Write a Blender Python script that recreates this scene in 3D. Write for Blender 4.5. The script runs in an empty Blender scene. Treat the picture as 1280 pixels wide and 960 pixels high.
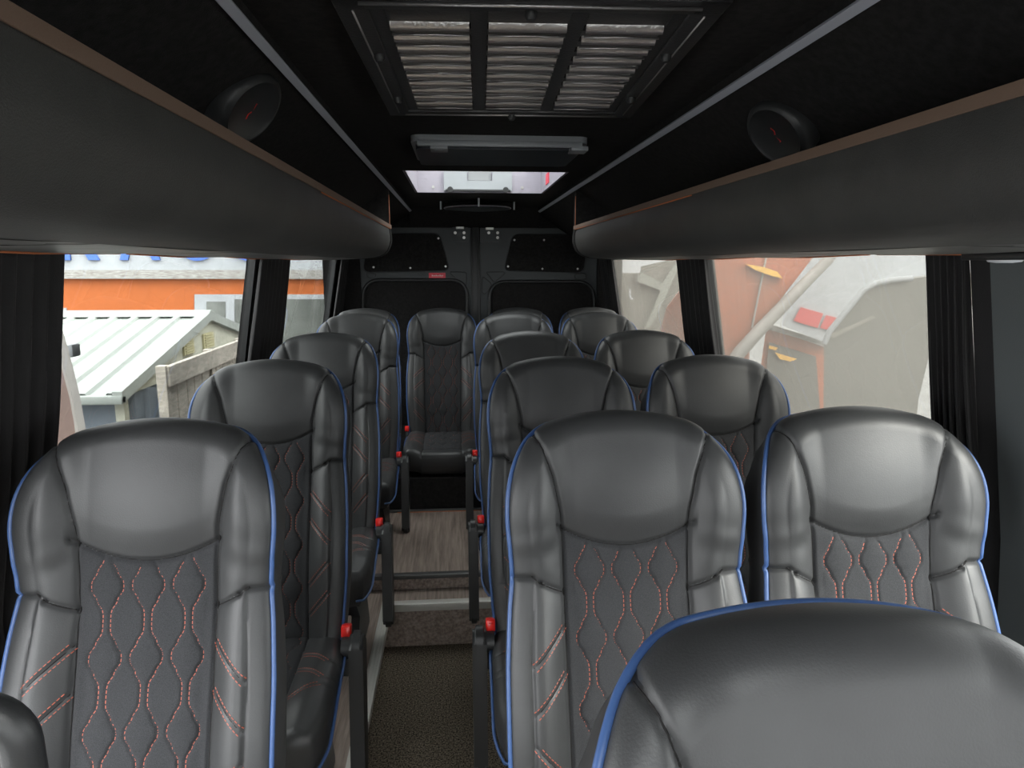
import bpy, bmesh, math, random
from math import sin, cos, pi, sqrt, exp, radians
from mathutils import Vector, Matrix
random.seed(7)
S = bpy.context.scene
C = S.collection

# ------------------------------------------------------------------ camera
F_PX = 850.0
YAW, PITCH = radians(4.51), radians(10.0)
CAM = Vector((-0.13, 0.0, 1.50))
FWD = Vector((sin(YAW)*cos(PITCH), cos(YAW)*cos(PITCH), -sin(PITCH)))
RGT = Vector((cos(YAW), -sin(YAW), 0))
UPV = RGT.cross(FWD)
cd = bpy.data.cameras.new('camera'); cam = bpy.data.objects.new('camera', cd); C.objects.link(cam)
cd.sensor_width = 36.0; cd.lens = F_PX/1280*36.0; cd.clip_start = 0.02; cd.clip_end = 300
M = Matrix((RGT, UPV, -FWD)).transposed().to_4x4(); M.translation = CAM
cam.matrix_world = M
S.camera = cam

def at(px, py, Y=None, X=None, Z=None):
    """world point seen at a photo pixel on the plane y=Y, x=X or z=Z"""
    d = FWD + RGT*((px-640)/F_PX) + UPV*((480-py)/F_PX)
    if Y is not None: k = (Y-CAM.y)/d.y
    elif X is not None: k = (X-CAM.x)/d.x
    else: k = (Z-CAM.z)/d.z
    return CAM + d*k

# ------------------------------------------------------------------ materials
def newmat(name):
    m = bpy.data.materials.new(name); m.use_nodes = True
    nt = m.node_tree; b = nt.nodes['Principled BSDF']
    return m, nt, b
def N(nt, t, **kw):
    n = nt.nodes.new(t)
    for k, v in kw.items():
        if k in n.inputs: n.inputs[k].default_value = v
        else: setattr(n, k, v)
    return n
def mat(name, col, rough=0.5, metal=0.0, spec=0.5, var=0.0, vscale=20, bump=0.0, bscale=200, stretch=None, col2=None, coat=0.0, detail=3, sheen=0.0):
    m, nt, b = newmat(name)
    b.inputs['Base Color'].default_value = (*col, 1)
    b.inputs['Roughness'].default_value = rough
    b.inputs['Metallic'].default_value = metal
    b.inputs['Specular IOR Level'].default_value = spec
    b.inputs['Coat Weight'].default_value = coat
    b.inputs['Sheen Weight'].default_value = sheen
    tc = N(nt, 'ShaderNodeTexCoord'); src = tc.outputs['Object']
    if stretch:
        mp = N(nt, 'ShaderNodeMapping'); mp.inputs['Scale'].default_value = stretch
        nt.links.new(src, mp.inputs[0]); src = mp.outputs[0]
    if var > 0 or col2:
        nz = N(nt, 'ShaderNodeTexNoise', Scale=vscale, Detail=detail, Roughness=0.6)
        nt.links.new(src, nz.inputs['Vector'])
        r = N(nt, 'ShaderNodeValToRGB')
        c2 = col2 if col2 else tuple(min(1, c*(1+var)) for c in col)
        c1 = col if col2 else tuple(c*(1-var) for c in col)
        r.color_ramp.elements[0].position = .35; r.color_ramp.elements[1].position = .68
        r.color_ramp.elements[0].color = (*c1, 1); r.color_ramp.elements[1].color = (*c2, 1)
        nt.links.new(nz.outputs['Fac'], r.inputs[0]); nt.links.new(r.outputs[0], b.inputs['Base Color'])
    if bump > 0:
        nb = N(nt, 'ShaderNodeTexNoise', Scale=bscale, Detail=2)
        nt.links.new(src, nb.inputs['Vector'])
        bp = N(nt, 'ShaderNodeBump', Strength=bump, Distance=0.002)
        nt.links.new(nb.outputs['Fac'], bp.inputs['Height']); nt.links.new(bp.outputs[0], b.inputs['Normal'])
    return m
LEATHER = mat('black_leather', (.034,.035,.036), .46, spec=.5, bump=.12, bscale=450, var=.08, vscale=12)
INSERT = mat('quilted_fabric', (.026,.027,.029), .85, spec=.2, bump=.5, bscale=900, col2=(.044,.045,.048), vscale=700)
SHELLM = mat('seat_back_leather', (.040,.040,.040), .5, spec=.4, bump=.1, bscale=400)
PIPING = mat('blue_piping', (.045,.095,.24), .38, spec=.5)
STITCH = mat('red_stitch', (.36,.085,.05), .6)
PLASTIC = mat('black_plastic', (.020,.021,.022), .42, bump=.1, bscale=700)
DPLASTIC = mat('door_plastic', (.038,.044,.047), .5, bump=.15, bscale=600)
RED = mat('red_button', (.75,.02,.015), .3)
WEB = mat('belt_webbing', (.09,.095,.11), .5, bump=.4, bscale=500, stretch=(1,1,.2))
BLACKF = mat('black_lining', (.020,.019,.019), .95, spec=.15, bump=.5, bscale=400, var=.25, vscale=60)
SHELFM = mat('shelf_trim_fabric', (.050,.050,.048), .55, spec=.4, bump=.35, bscale=500, var=.12, vscale=9)
SHELFLIP = mat('shelf_lip_brown', (.16,.105,.075), .7, bump=.3, bscale=500)
ORANGEP = mat('orange_piping', (.42,.13,.05), .5)
UNDER = mat('shelf_underside_vinyl', (.12,.12,.115), .4, var=.3, vscale=7)
STRIP = mat('grey_led_strip', (.42,.44,.50), .5)
CARPET = mat('ribbed_carpet', (.014,.012,.010), .95, spec=.1, bump=1.0, bscale=160, col2=(.25,.21,.16), vscale=170, detail=2)
WOOD = mat('wood_vinyl', (.17,.13,.11), .38, spec=.6, col2=(.40,.325,.28), vscale=75, stretch=(1,.05,1), bump=.1, bscale=100, detail=5)
ALU = mat('ribbed_aluminium', (.62,.61,.57), .4, metal=.35, bump=.2, bscale=500)
ALUD = mat('dark_nosing', (.10,.10,.10), .4, metal=.4)
CURTAIN = mat('black_curtain_cloth', (.016,.015,.016), .75, spec=.3, bump=.3, bscale=500, sheen=.15)
PILLAR = mat('grey_pillar_trim', (.085,.095,.098), .6, bump=.2, bscale=500)
METAL = mat('louvre_metal', (.40,.39,.39), .28, metal=.85, bump=.5, bscale=130)
FRAMEM = mat('satin_black_frame', (.028,.028,.029), .35, bump=.3, bscale=200)
HATCHG = mat('hatch_grey_rim', (.30,.32,.34), .35, spec=.5)
HATCHL = mat('hatch_lid_blue_black', (.028,.034,.040), .3)
SILVER = mat('silver_liner', (.34,.32,.37), .35, metal=.2, bump=.3, bscale=40, stretch=(.3,.3,12))
SCREW = mat('screw_head', (.5,.5,.48), .35, metal=.6)
WHITE = mat('white_paint', (.36,.38,.40), .5, var=.06, vscale=3)
OLDWHITE = mat('weathered_white_board', (.38,.38,.365), .7, col2=(.20,.18,.16), vscale=9, stretch=(1,1,6))
ORANGE = mat('orange_render', (.42,.105,.018), .6, var=.07, vscale=1.0)
SIGNBLUE = mat('blue_letter', (.07,.16,.52), .5)
ROOFW = mat('white_sheet_roof', (.27,.295,.275), .45, var=.05, vscale=2)
SHEDW = mat('cream_gable', (.44,.44,.36), .6, var=.06, vscale=3)
SHEDG = mat('grey_blue_cladding', (.13,.155,.185), .6, var=.18, vscale=2)
VENTY = mat('yellow_vent', (.46,.43,.26), .6)
PLANK = mat('weathered_plank', (.32,.29,.25), .85, col2=(.52,.48,.41), vscale=10, stretch=(1,1,5), bump=.6, bscale=30)
PINK = mat('dusty_brown_paint', (.20,.135,.115), .7, var=.1, vscale=3)
PALE = mat('pale_grey_rubber', (.30,.28,.26), .6, var=.1, vscale=3)
GREYD = mat('hinge_grey', (.24,.25,.26), .5)
DKWIN = mat('dark_pane', (.13,.14,.13), .12, spec=.7, var=.35, vscale=1.3)
VORANGE = mat('van_orange', (.34,.095,.04), .35, var=.08, vscale=2)
REFL_DARK = mat('dark_reflection_tone', (.075,.072,.064), .55, col2=(.13,.125,.11), vscale=90)  # tone of the dark shapes built for the window reflections
REDP = mat('dull_red_panel', (.50,.05,.05), .6)
AMBER = mat('amber_lamp', (.75,.42,.05), .4)
GREYW = mat('grey_wall', (.20,.19,.165), .8, var=.1, vscale=2)
FRAMEP = mat('pale_window_frame', (.28,.29,.255), .6)
ASPH = mat('asphalt', (.16,.16,.155), .9, bump=.4, bscale=60, var=.2, vscale=5)
BODYW = mat('van_body_paint', (.25,.25,.26), .4)
ROD = mat('chrome', (.7,.7,.66), .2, metal=1)
REDBRAND = mat('red_label', (.70,.03,.06), .4)
LBLW = mat('label_white', (.8,.7,.7), .5)
LAMPW = mat('frosted_lens', (.62,.65,.68), .3)

def glassmat(name, tint, haze=0.0, hazecol=(.5,.5,.47), gloss=.045, rough=.0):
    m = bpy.data.materials.new(name); m.use_nodes = True; nt = m.node_tree
    nt.nodes.clear()
    out = N(nt, 'ShaderNodeOutputMaterial')
    tr = N(nt, 'ShaderNodeBsdfTransparent'); tr.inputs[0].default_value = (*tint, 1)
    gl = N(nt, 'ShaderNodeBsdfGlossy'); gl.inputs['Roughness'].default_value = rough
    mx = N(nt, 'ShaderNodeMixShader'); 
    lw = N(nt, 'ShaderNodeLayerWeight', Blend=.5)
    pw = N(nt, 'ShaderNodeMath', operation='POWER'); pw.inputs[1].default_value = 5
    fr = N(nt, 'ShaderNodeMath', operation='MULTIPLY_ADD'); fr.inputs[1].default_value = .9; fr.inputs[2].default_value = .035
    nt.links.new(lw.outputs['Facing'], pw.inputs[0]); nt.links.new(pw.outputs[0], fr.inputs[0])
    nt.links.new(fr.outputs[0], mx.inputs[0])
    nt.links.new(tr.outputs[0], mx.inputs[1]); nt.links.new(gl.outputs[0], mx.inputs[2])
    last = mx
    if haze > 0:
        df = N(nt, 'ShaderNodeBsdfDiffuse'); df.inputs[0].default_value = (*hazecol, 1)
        tl = N(nt, 'ShaderNodeBsdfTranslucent'); tl.inputs[0].default_value = (*hazecol, 1)
        ad = N(nt, 'ShaderNodeMixShader'); ad.inputs[0].default_value = .75
        nt.links.new(df.outputs[0], ad.inputs[1]); nt.links.new(tl.outputs[0], ad.inputs[2])
        tc = N(nt, 'ShaderNodeTexCoord')
        nz = N(nt, 'ShaderNodeTexNoise', Scale=160, Detail=3); nt.links.new(tc.outputs['Object'], nz.inputs['Vector'])
        nz2 = N(nt, 'ShaderNodeTexNoise', Scale=2.2, Detail=2); nt.links.new(tc.outputs['Object'], nz2.inputs['Vector'])
        ma = N(nt, 'ShaderNodeMath', operation='MULTIPLY'); nt.links.new(nz.outputs[0], ma.inputs[0]); nt.links.new(nz2.outputs[0], ma.inputs[1])
        mr = N(nt, 'ShaderNodeMapRange'); mr.inputs['From Min'].default_value = .12; mr.inputs['From Max'].default_value = .42
        mr.inputs['To Min'].default_value = haze*.75; mr.inputs['To Max'].default_value = haze*1.35
        nt.links.new(ma.outputs[0], mr.inputs['Value'])
        m2 = N(nt, 'ShaderNodeMixShader'); nt.links.new(mr.outputs[0], m2.inputs[0])
        nt.links.new(mx.outputs[0], m2.inputs[1]); nt.links.new(ad.outputs[0], m2.inputs[2]); last = m2
    nt.links.new(last.outputs[0], out.inputs[0])
    return m
GLASS_L = glassmat('tinted_glass', (.64,.65,.64))
GLASS_R = glassmat('dusty_glass', (.60,.60,.585), haze=.24, hazecol=(.20,.195,.175))
GLASS_C = glassmat('clear_glass', (.97,.98,.97))

# ------------------------------------------------------------------ mesh helpers
class MB:
    def __init__(s): s.v = []; s.f = []; s.m = []
    def add(s, vs, fs, mi=0):
        o = len(s.v); s.v += [tuple(v) for v in vs]
        s.f += [tuple(o+i for i in f) for f in fs]; s.m += [mi]*len(fs)
        return s
    def box(s, x0, x1, y0, y1, z0, z1, mi=0, b=0.0):
        bm = bmesh.new(); bmesh.ops.create_cube(bm, size=1)
        for v in bm.verts:
            v.co = Vector(((x0+x1)/2+v.co.x*(x1-x0), (y0+y1)/2+v.co.y*(y1-y0), (z0+z1)/2+v.co.z*(z1-z0)))
        if b > 0: bmesh.ops.bevel(bm, geom=bm.edges[:], offset=b, segments=2, affect='EDGES', profile=.5)
        return s.bm(bm, mi)
    def bm(s, bm, mi=0):
        bm.verts.index_update()
        s.add([v.co for v in bm.verts], [[v.index for v in f.verts] for f in bm.faces], mi); bm.free(); return s
    def tube(s, pts, r, n=8, mi=0, close=False, caps=True):
        pts = [Vector(p) for p in pts]; k = len(pts); rings = []
        up = Vector((0,0,1)); prev = None
        for i, p in enumerate(pts):
            a = pts[(i-1) % k] if (i > 0 or close) else pts[0]; b = pts[(i+1) % k] if (i < k-1 or close) else pts[-1]
            t = (b-a).normalized()
            if prev is None:
                q = t.cross(up)
                if q.length < 1e-3: q = t.cross(Vector((1,0,0)))
            else: q = prev - t*prev.dot(t)
            q.normalize(); prev = q; w = t.cross(q)
            rr = r(i) if callable(r) else r
            rings.append([p + q*cos(2*pi*j/n)*rr + w*sin(2*pi*j/n)*rr for j in range(n)])
        vs = [v for rg in rings for v in rg]; fs = []
        for i in range(k if close else k-1):
            i2 = (i+1) % k
            for j in range(n): fs.append((i*n+j, i*n+(j+1) % n, i2*n+(j+1) % n, i2*n+j))
        if not close and caps: fs += [tuple(range(n))[::-1], tuple((k-1)*n+j for j in range(n))]
        return s.add(vs, fs, mi)
    def prism(s, pts, vec, mi=0):
        """closed polygon of 3-D points, extruded along vec"""
        n = len(pts); P = [Vector(p) for p in pts]; vec = Vector(vec)
        vs = P + [p+vec for p in P]
        fs = [tuple(range(n)), tuple(range(2*n-1, n-1, -1))]
        fs += [(i, i+n, (i+1) % n + n, (i+1) % n) for i in range(n)]
        return s.add(vs, fs, mi)
    def sheet(s, grid, mi=0):
        nr, nc = len(grid), len(grid[0])
        return s.add([v for r in grid for v in r], [(i*nc+j, i*nc+j+1, (i+1)*nc+j+1, (i+1)*nc+j) for i in range(nr-1) for j in range(nc-1)], mi)
    def disc(s, c, n, r, h, seg=32, mi=0, r2=None):
        """short cylinder/cone from c along n"""
        c = Vector(c); n = Vector(n).normalized(); q = n.orthogonal().normalized(); w = n.cross(q); r2 = r if r2 is None else r2
        a = [c+(q*cos(2*pi*j/seg)+w*sin(2*pi*j/seg))*r for j in range(seg)]
        b = [c+n*h+(q*cos(2*pi*j/seg)+w*sin(2*pi*j/seg))*r2 for j in range(seg)]
        return s.add(a+b, [tuple(range(seg))[::-1], tuple(range(seg, 2*seg))]+[(j, (j+1) % seg, seg+(j+1) % seg, seg+j) for j in range(seg)], mi)
    def lathe(s, c, n, prof, seg=40, mi=0):
        c = Vector(c); n = Vector(n).normalized(); q = n.orthogonal().normalized(); w = n.cross(q)
        vs = []; k = len(prof)
        for r, h in prof: vs += [c+n*h+(q*cos(2*pi*j/seg)+w*sin(2*pi*j/seg))*r for j in range(seg)]
        fs = [(i*seg+j, i*seg+(j+1) % seg, (i+1)*seg+(j+1) % seg, (i+1)*seg+j) for i in range(k-1) for j in range(seg)]
        fs += [tuple(range(seg))[::-1], tuple((k-1)*seg+j for j in range(seg))]
        return s.add(vs, fs, mi)
    def build(s, name, mats, parent=None, smooth=None, loc=None, fixn=True):
        me = bpy.data.meshes.new(name); me.from_pydata(s.v, [], s.f)
        for m in (mats if isinstance(mats, (list, tuple)) else [mats]): me.materials.append(m)
        me.polygons.foreach_set('material_index', s.m)
        if fixn:
            bm = bmesh.new(); bm.from_mesh(me); bmesh.ops.recalc_face_normals(bm, faces=bm.faces[:]); bm.to_mesh(me); bm.free()
        if smooth is not None:
            me.shade_smooth()
            if smooth < 180: me.set_sharp_from_angle(angle=radians(smooth))
        o = bpy.data.objects.new(name, me); C.objects.link(o)
        if parent: o.parent = parent
        if loc: o.location = loc
        return o

def tag(o, label, cat, group=None, kind=None):
    o['label'] = label; o['category'] = cat
    if group: o['group'] = group
    if kind: o['kind'] = kind
    return o
def thing(name, label, cat, loc=(0,0,0), group=None):
    o = bpy.data.objects.new(name, None); C.objects.link(o); o.location = loc; o.empty_display_size = .1
    return tag(o, label, cat, group)
def struct(o): o['kind'] = 'structure'; return o
def copy_tree(o, parent=None):
    c = o.copy(); C.objects.link(c)
    if parent: c.parent = parent
    for ch in list(o.children): copy_tree(ch, c)
    return c
def lerp(t, tab):
    for (a, x), (b, y) in zip(tab, tab[1:]):
        if t <= b:
            k = max(0, min(1, (t-a)/(b-a))); return x+(y-x)*k
    return tab[-1][1]
def sm(t): t = max(0, min(1, t)); return t*t*(3-2*t)
def smlerp(t, tab):
    for (a, x), (b, y) in zip(tab, tab[1:]):
        if t <= b: return x+(y-x)*sm((t-a)/(b-a))
    return tab[-1][1]

# ------------------------------------------------------------------ the seat
REC = radians(15.0); ZC = 0.436           # recline, cushion height
A_TAB = [(-.1,.112),(.3,.118),(.55,.120),(.62,.124),(.69,.138),(.74,.155),(.80,.185),(.9,.23)]
def seam_A(s): return lerp(s, A_TAB)
def smile(x): return .592 - .034*(1-(x/.12)**2)
PERIOD, PH = .125, .515
def hexw(s, ph=PH):
    t = abs(((s-ph)/PERIOD+.5) % 1-.5)*2
    return .0065+.0215*smlerp(t, [(0,1),(.10,.97),(.40,.5),(.72,.04),(.80,0),(1,0)])
def smlerp_(t): return t
COLS = (-.0705, 0, .0705)
def seg_dist(px, py, a, b):
    ax, ay = a; bx, by = b; dx, dy = bx-ax, by-ay
    t = max(0, min(1, ((px-ax)*dx+(py-ay)*dy)/(dx*dx+dy*dy)))
    return sqrt((px-ax-t*dx)**2+(py-ay-t*dy)**2)
C_SEAM = ((.120,.475),(.165,.497)), ((.165,.497),(.24,.556))
D_SEAM = ((.178,.505),(.186,.36)), ((.186,.36),(.186,.15)), ((.186,.15),(.172,-.08))
B_LINES = [((.122,.415),(.183,.352)), ((.122,.335),(.183,.272)), ((.120,.150),(.183,.222)), ((.120,.065),(.183,.137))]
def groove(d, w, depth): return depth*exp(-(d/w)**2)
def back_d(x, s, seam=True):
    ax = abs(x); d = 0
    d -= .020*exp(-((s-.2)/.16)**2) + .016*exp(-((s-.67)/.11)**2)
    B = .5+.5*sm((.56-s)/.22)
    d -= .042*sm((ax-.095)/.075)*B*(1-.9*sm((ax-.175)/.06))
    d -= .010*exp(-((ax-.17)/.03)**2)*exp(-((s-.62)/.07)**2)
    # puffed panels
    cA = seam_A(s)
    da = abs(ax-cA)*.97
    if seam: d += groove(da, .0042, .0075)
    d += groove(da, .016, .004)
    if ax < cA+.01:
        ds = abs(s-smile(x)); d += groove(ds, .0042, .0075)+groove(ds, .018, .004)
        if s > smile(x): d -= .012*max(0, 1-(ax/max(cA, .1))**2)*sm((s-smile(x))/.06)
    if ax < cA and s < smile(x)-.003:
        e = 1
        for cx in COLS:
            h = hexw(s)
            dd = abs(abs(x-cx)-h)
            d += groove(dd, .0028, .0030)
            if abs(x-cx) < h: d -= .0045*(1-((x-cx)/h)**2)*sm((h-.006)/.02)
        d -= 0
    if ax > cA-.02:
        for a, b in C_SEAM:
            q = seg_dist(ax, s, a, b)
            d += groove(q, .004, .006)
        q = min(seg_dist(ax, s, a, b) for a, b in C_SEAM); d += groove(q, .018, .004)
        if s < .52:
            q = min(seg_dist(ax, s, a, b) for a, b in D_SEAM); d += groove(q, .0035, .005)
            q2 = min(seg_dist(ax-.010, s, a, b) for a, b in D_SEAM); d -= groove(q2, .004, .004)
            for a, b in B_LINES:
                q = seg_dist(ax, s, a, b); d += groove(q, .0028, .0030)
        # soft creases of the headrest wing
        w = sin(s*95+ax*40)*exp(-((s-.565)/.035)**2)*sm((ax-cA)/.03)*.0013
        d += w
    return d
def back_pt(x, s, d): return (x, s*sin(REC)+d*cos(REC), ZC+s*cos(REC)-d*sin(REC))
W_TAB = [(-.08,.166),(.05,.180),(.18,.190),(.34,.190),(.44,.184),(.50,.1765),(.56,.181),(.62,.187)]

def dashes(mb, fn, path, L=.0052, G=.0030, w=.00095, mi=1, lift=.0012):
    """small stitches laid along a 2-D path on a surface fn(x,s)->3-D"""
    acc = 0; on = True; pts = [Vector(fn(*p)) for p in path]
    # arc-length resample
    i = 0; seglen = [ (b-a).length for a, b in zip(pts, pts[1:]) ]
    total = sum(seglen); t = 0
    def pos(t):
        for k, l in enumerate(seglen):
            if t <= l: return pts[k].lerp(pts[k+1], t/l if l else 0)
            t -= l
        return pts[-1]
    out = Vector((0, -cos(REC), sin(REC))) if fn is back_surf else Vector((0, 0, 1))
    while t+L < total:
        a, b = pos(t), pos(t+L); tv = (b-a).normalized(); q = tv.cross(out).normalized()*w
        o = out*lift; base = -out*.001
        mb.add([a+base-q, a+base+q, b+base+q, b+base-q, a+o*.6-q*.7, a+o*.6+q*.7, b+o*.6+q*.7, b+o*.6-q*.7],
               [(4,5,6,7),(0,4,7,3),(1,2,6,5),(0,1,5,4),(3,7,6,2)], mi)
        t += L+G
def back_surf(x, s): return back_pt(x, s, back_d(x, s))

def make_backrest():
    mb = MB(); NU = 156
    side = []
    s = -.08
    while s < .62: side.append((lerp(s, [(a, b) for a, b in W_TAB]), s)); s += .0032
    for k in range(0, 46):
        a = radians(82)*k/45; side.append((.100+.087*cos(a), .62+.132*sin(a)))
    # smooth the side widths
    xs = [p[0] for p in side]
    for _ in range(60): xs = [xs[0]]+[(xs[i-1]+2*xs[i]+xs[i+1])/4 for i in range(1, len(xs)-1)]+[xs[-1]]
    side = [(x, p[1]) for x, p in zip(xs, side)]
    nr = len(side); grid = []
    P2 = []
    for j, (w, s) in enumerate(side):
        bul = .014*sm((s-.45)/.3)
        row = []
        for i in range(NU+1):
            u = -1+2*i/NU; row.append((u*w, s+bul*(1-u*u)))
        P2.append(row)
    vs = []; 
    for row in P2:
        for x, s in row: vs.append(back_surf(x, s))
    nc = NU+1; fs = []; ms = []
    for j in range(nr-1):
        for i in range(NU):
            cx = (P2[j][i][0]+P2[j+1][i+1][0])/2; cs = (P2[j][i][1]+P2[j+1][i+1][1])/2
            fs.append((j*nc+i, j*nc+i+1, (j+1)*nc+i+1, (j+1)*nc+i)); ms.append(2 if abs(cx) < seam_A(cs) and cs < smile(cx) else 0)
    # boundary path
    bd = [(j, 0) for j in range(nr)] + [(nr-1, i) for i in range(3, NU-2, 3)] + [(j, NU) for j in range(nr-1, -1, -1)]
    # use all top verts so that the strip welds to the patch
    bd = [(j, 0) for j in range(nr)] + [(nr-1, i) for i in range(1, NU)] + [(j, NU) for j in range(nr-1, -1, -1)]
    B2 = [P2[j][i] for j, i in bd]; n = len(bd)
    nrm = []
    for k in range(n):
        a = B2[max(0, k-1)]; b = B2[min(n-1, k+1)]; dx, ds = b[0]-a[0], b[1]-a[1]; l = sqrt(dx*dx+ds*ds) or 1
        nrm.append((-ds/l, dx/l))
    for _ in range(40): nrm = [nrm[0]]+[((nrm[k-1][0]+nrm[k][0]*2+nrm[k+1][0])/4, (nrm[k-1][1]+nrm[k][1]*2+nrm[k+1][1])/4) for k in range(1, n-1)]+[nrm[-1]]
    nrm = [(a/sqrt(a*a+b*b), b/sqrt(a*a+b*b)) for a, b in nrm]
    rings = [[j*nc+i for j, i in bd]]; K = 14; ringxs = {}
    pipe = []
    for q in range(1, K+1):
        ring = []
        for k in range(n):
            x, s = B2[k]; nx, ns = nrm[k]; top = max(0, ns)**1.5
            R = .036+.016*top; ph = radians(86+40*top)*q/K
            X = x+nx*R*sin(ph); Sx = s+ns*R*sin(ph)
            g = groove(abs(abs(X)-seam_A(Sx))*.9, .0042, .0065) if q < K else 0
            d = back_d(x, s, False)+R*(1-cos(ph))*(.45+.75*top)+g*cos(ph)
            X -= nx*g*sin(ph); Sx -= ns*g*sin(ph)
            ringxs[len(vs)] = (X, Sx); ring.append(len(vs)); vs.append(back_pt(X, Sx, d))
            if q == K: pipe.append((X, Sx, d, nx, ns))
        rings.append(ring)
    # rear shell
    for off, dd in ((.003,.004),(.004,.03),(.003,.065),(-.004,.092),(-.022,.108),(-.05,.115)):
        ring = []
        for (X, Sx, d, nx, ns) in pipe:
            ring.append(len(vs)); vs.append(back_pt(X+nx*off, Sx+ns*off-max(0, ns)*dd*.75, max(d+dd, dd-.005)))
        rings.append(ring)
    nfront = K
    for r in range(len(rings)-1):
        a, b = rings[r], rings[r+1]
        for k in range(n-1):
            fs.append((a[k], a[k+1], b[k+1], b[k])); ms.append(0 if r < nfront else 3)
    # back panel: bridge left side of last ring to its right side
    last = rings[-1]
    for k in range(n//2-1):
        fs.append((last[k], last[k+1], last[n-2-k], last[n-1-k])); ms.append(3)
    # bottom
    lowl = [r[0] for r in rings[::-1]]; lowr = [r[-1] for r in rings]
    fs.append(tuple(lowl[:-1]+[i for i in range(NU+1)]+lowr[1:])); ms.append(3)
    mb.v = vs; mb.f = fs; mb.m = ms
    # dark seam cords lying in the grooves
    def cord(path, r=.0015): 
        k0 = len(mb.m); mb.tube([back_surf(*p) for p in path], r, 5, mi=4)
    def inside(x, s_):
        w_ = lerp(s_-.014*sm((s_-.45)/.3)*.5, [(b, a) for a, b in side]); return abs(x) < w_-.002
    for sg in (-1, 1):
        path = []; s = -.07
        while s < .76 and inside(seam_A(s), s): path.append(Vector(back_surf(sg*seam_A(s), s))); s += .008
        smax = s-.008
        for ring in rings[1:K]:
            best = None
            for k in range(n):
                X, Sx = ringxs[ring[k]]
                if X*sg > 0 and Sx > smax-.03:
                    e = abs(abs(X)-seam_A(Sx))
                    if best is None or e < best[0]: best = (e, ring[k])
            if best and best[0] < .004:
                p = Vector(vs[best[1]])
                if (p-path[-1]).length > .003: path.append(p)
        for _ in range(2): path = [path[0]]+[(path[i-1]+path[i]*2+path[i+1])/4 for i in range(1, len(path)-1)]+[path[-1]]
        mb.tube(path, .0015, 5, mi=4)
        for a, b in B_LINES: cord([(sg*(a[0]+(b[0]-a[0])*k/6), a[1]+(b[1]-a[1])*k/6) for k in range(7)], .0012)
        cord([(sg*(C_SEAM[0][0][0]+.004+(C_SEAM[0][1][0]-C_SEAM[0][0][0])*k/6), C_SEAM[0][0][1]+(C_SEAM[0][1][1]-C_SEAM[0][0][1])*k/6) for k in range(7)]+[(sg*.181, .5095)])
    cord([(-.121+.242*k/40, smile(-.121+.242*k/40)) for k in range(41)])
    # stitches
    for cx in COLS:
        for sg in (-1, 1):
            path = []; s = -.02
            while s < .6:
                x = cx+sg*hexw(s)
                if s > smile(x)-.006: break
                path.append((x, s)); s += .004
            dashes(mb, back_surf, path)
    for (a, b) in B_LINES:
        dx, ds = b[0]-a[0], b[1]-a[1]; l = sqrt(dx*dx+ds*ds); nx, ns = -ds/l*.0062, dx/l*.0062
        for sg in (-1, 1):
            for e in (-1, 1):
                dashes(mb, back_surf, [(sg*(a[0]+dx*t/8+nx*e), a[1]+ds*t/8+ns*e) for t in range(9)])
    pp = [back_pt(X+nx*.003, Sx+ns*.003, d) for (X, Sx, d, nx, ns) in pipe][::3]
    return mb, pp

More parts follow.
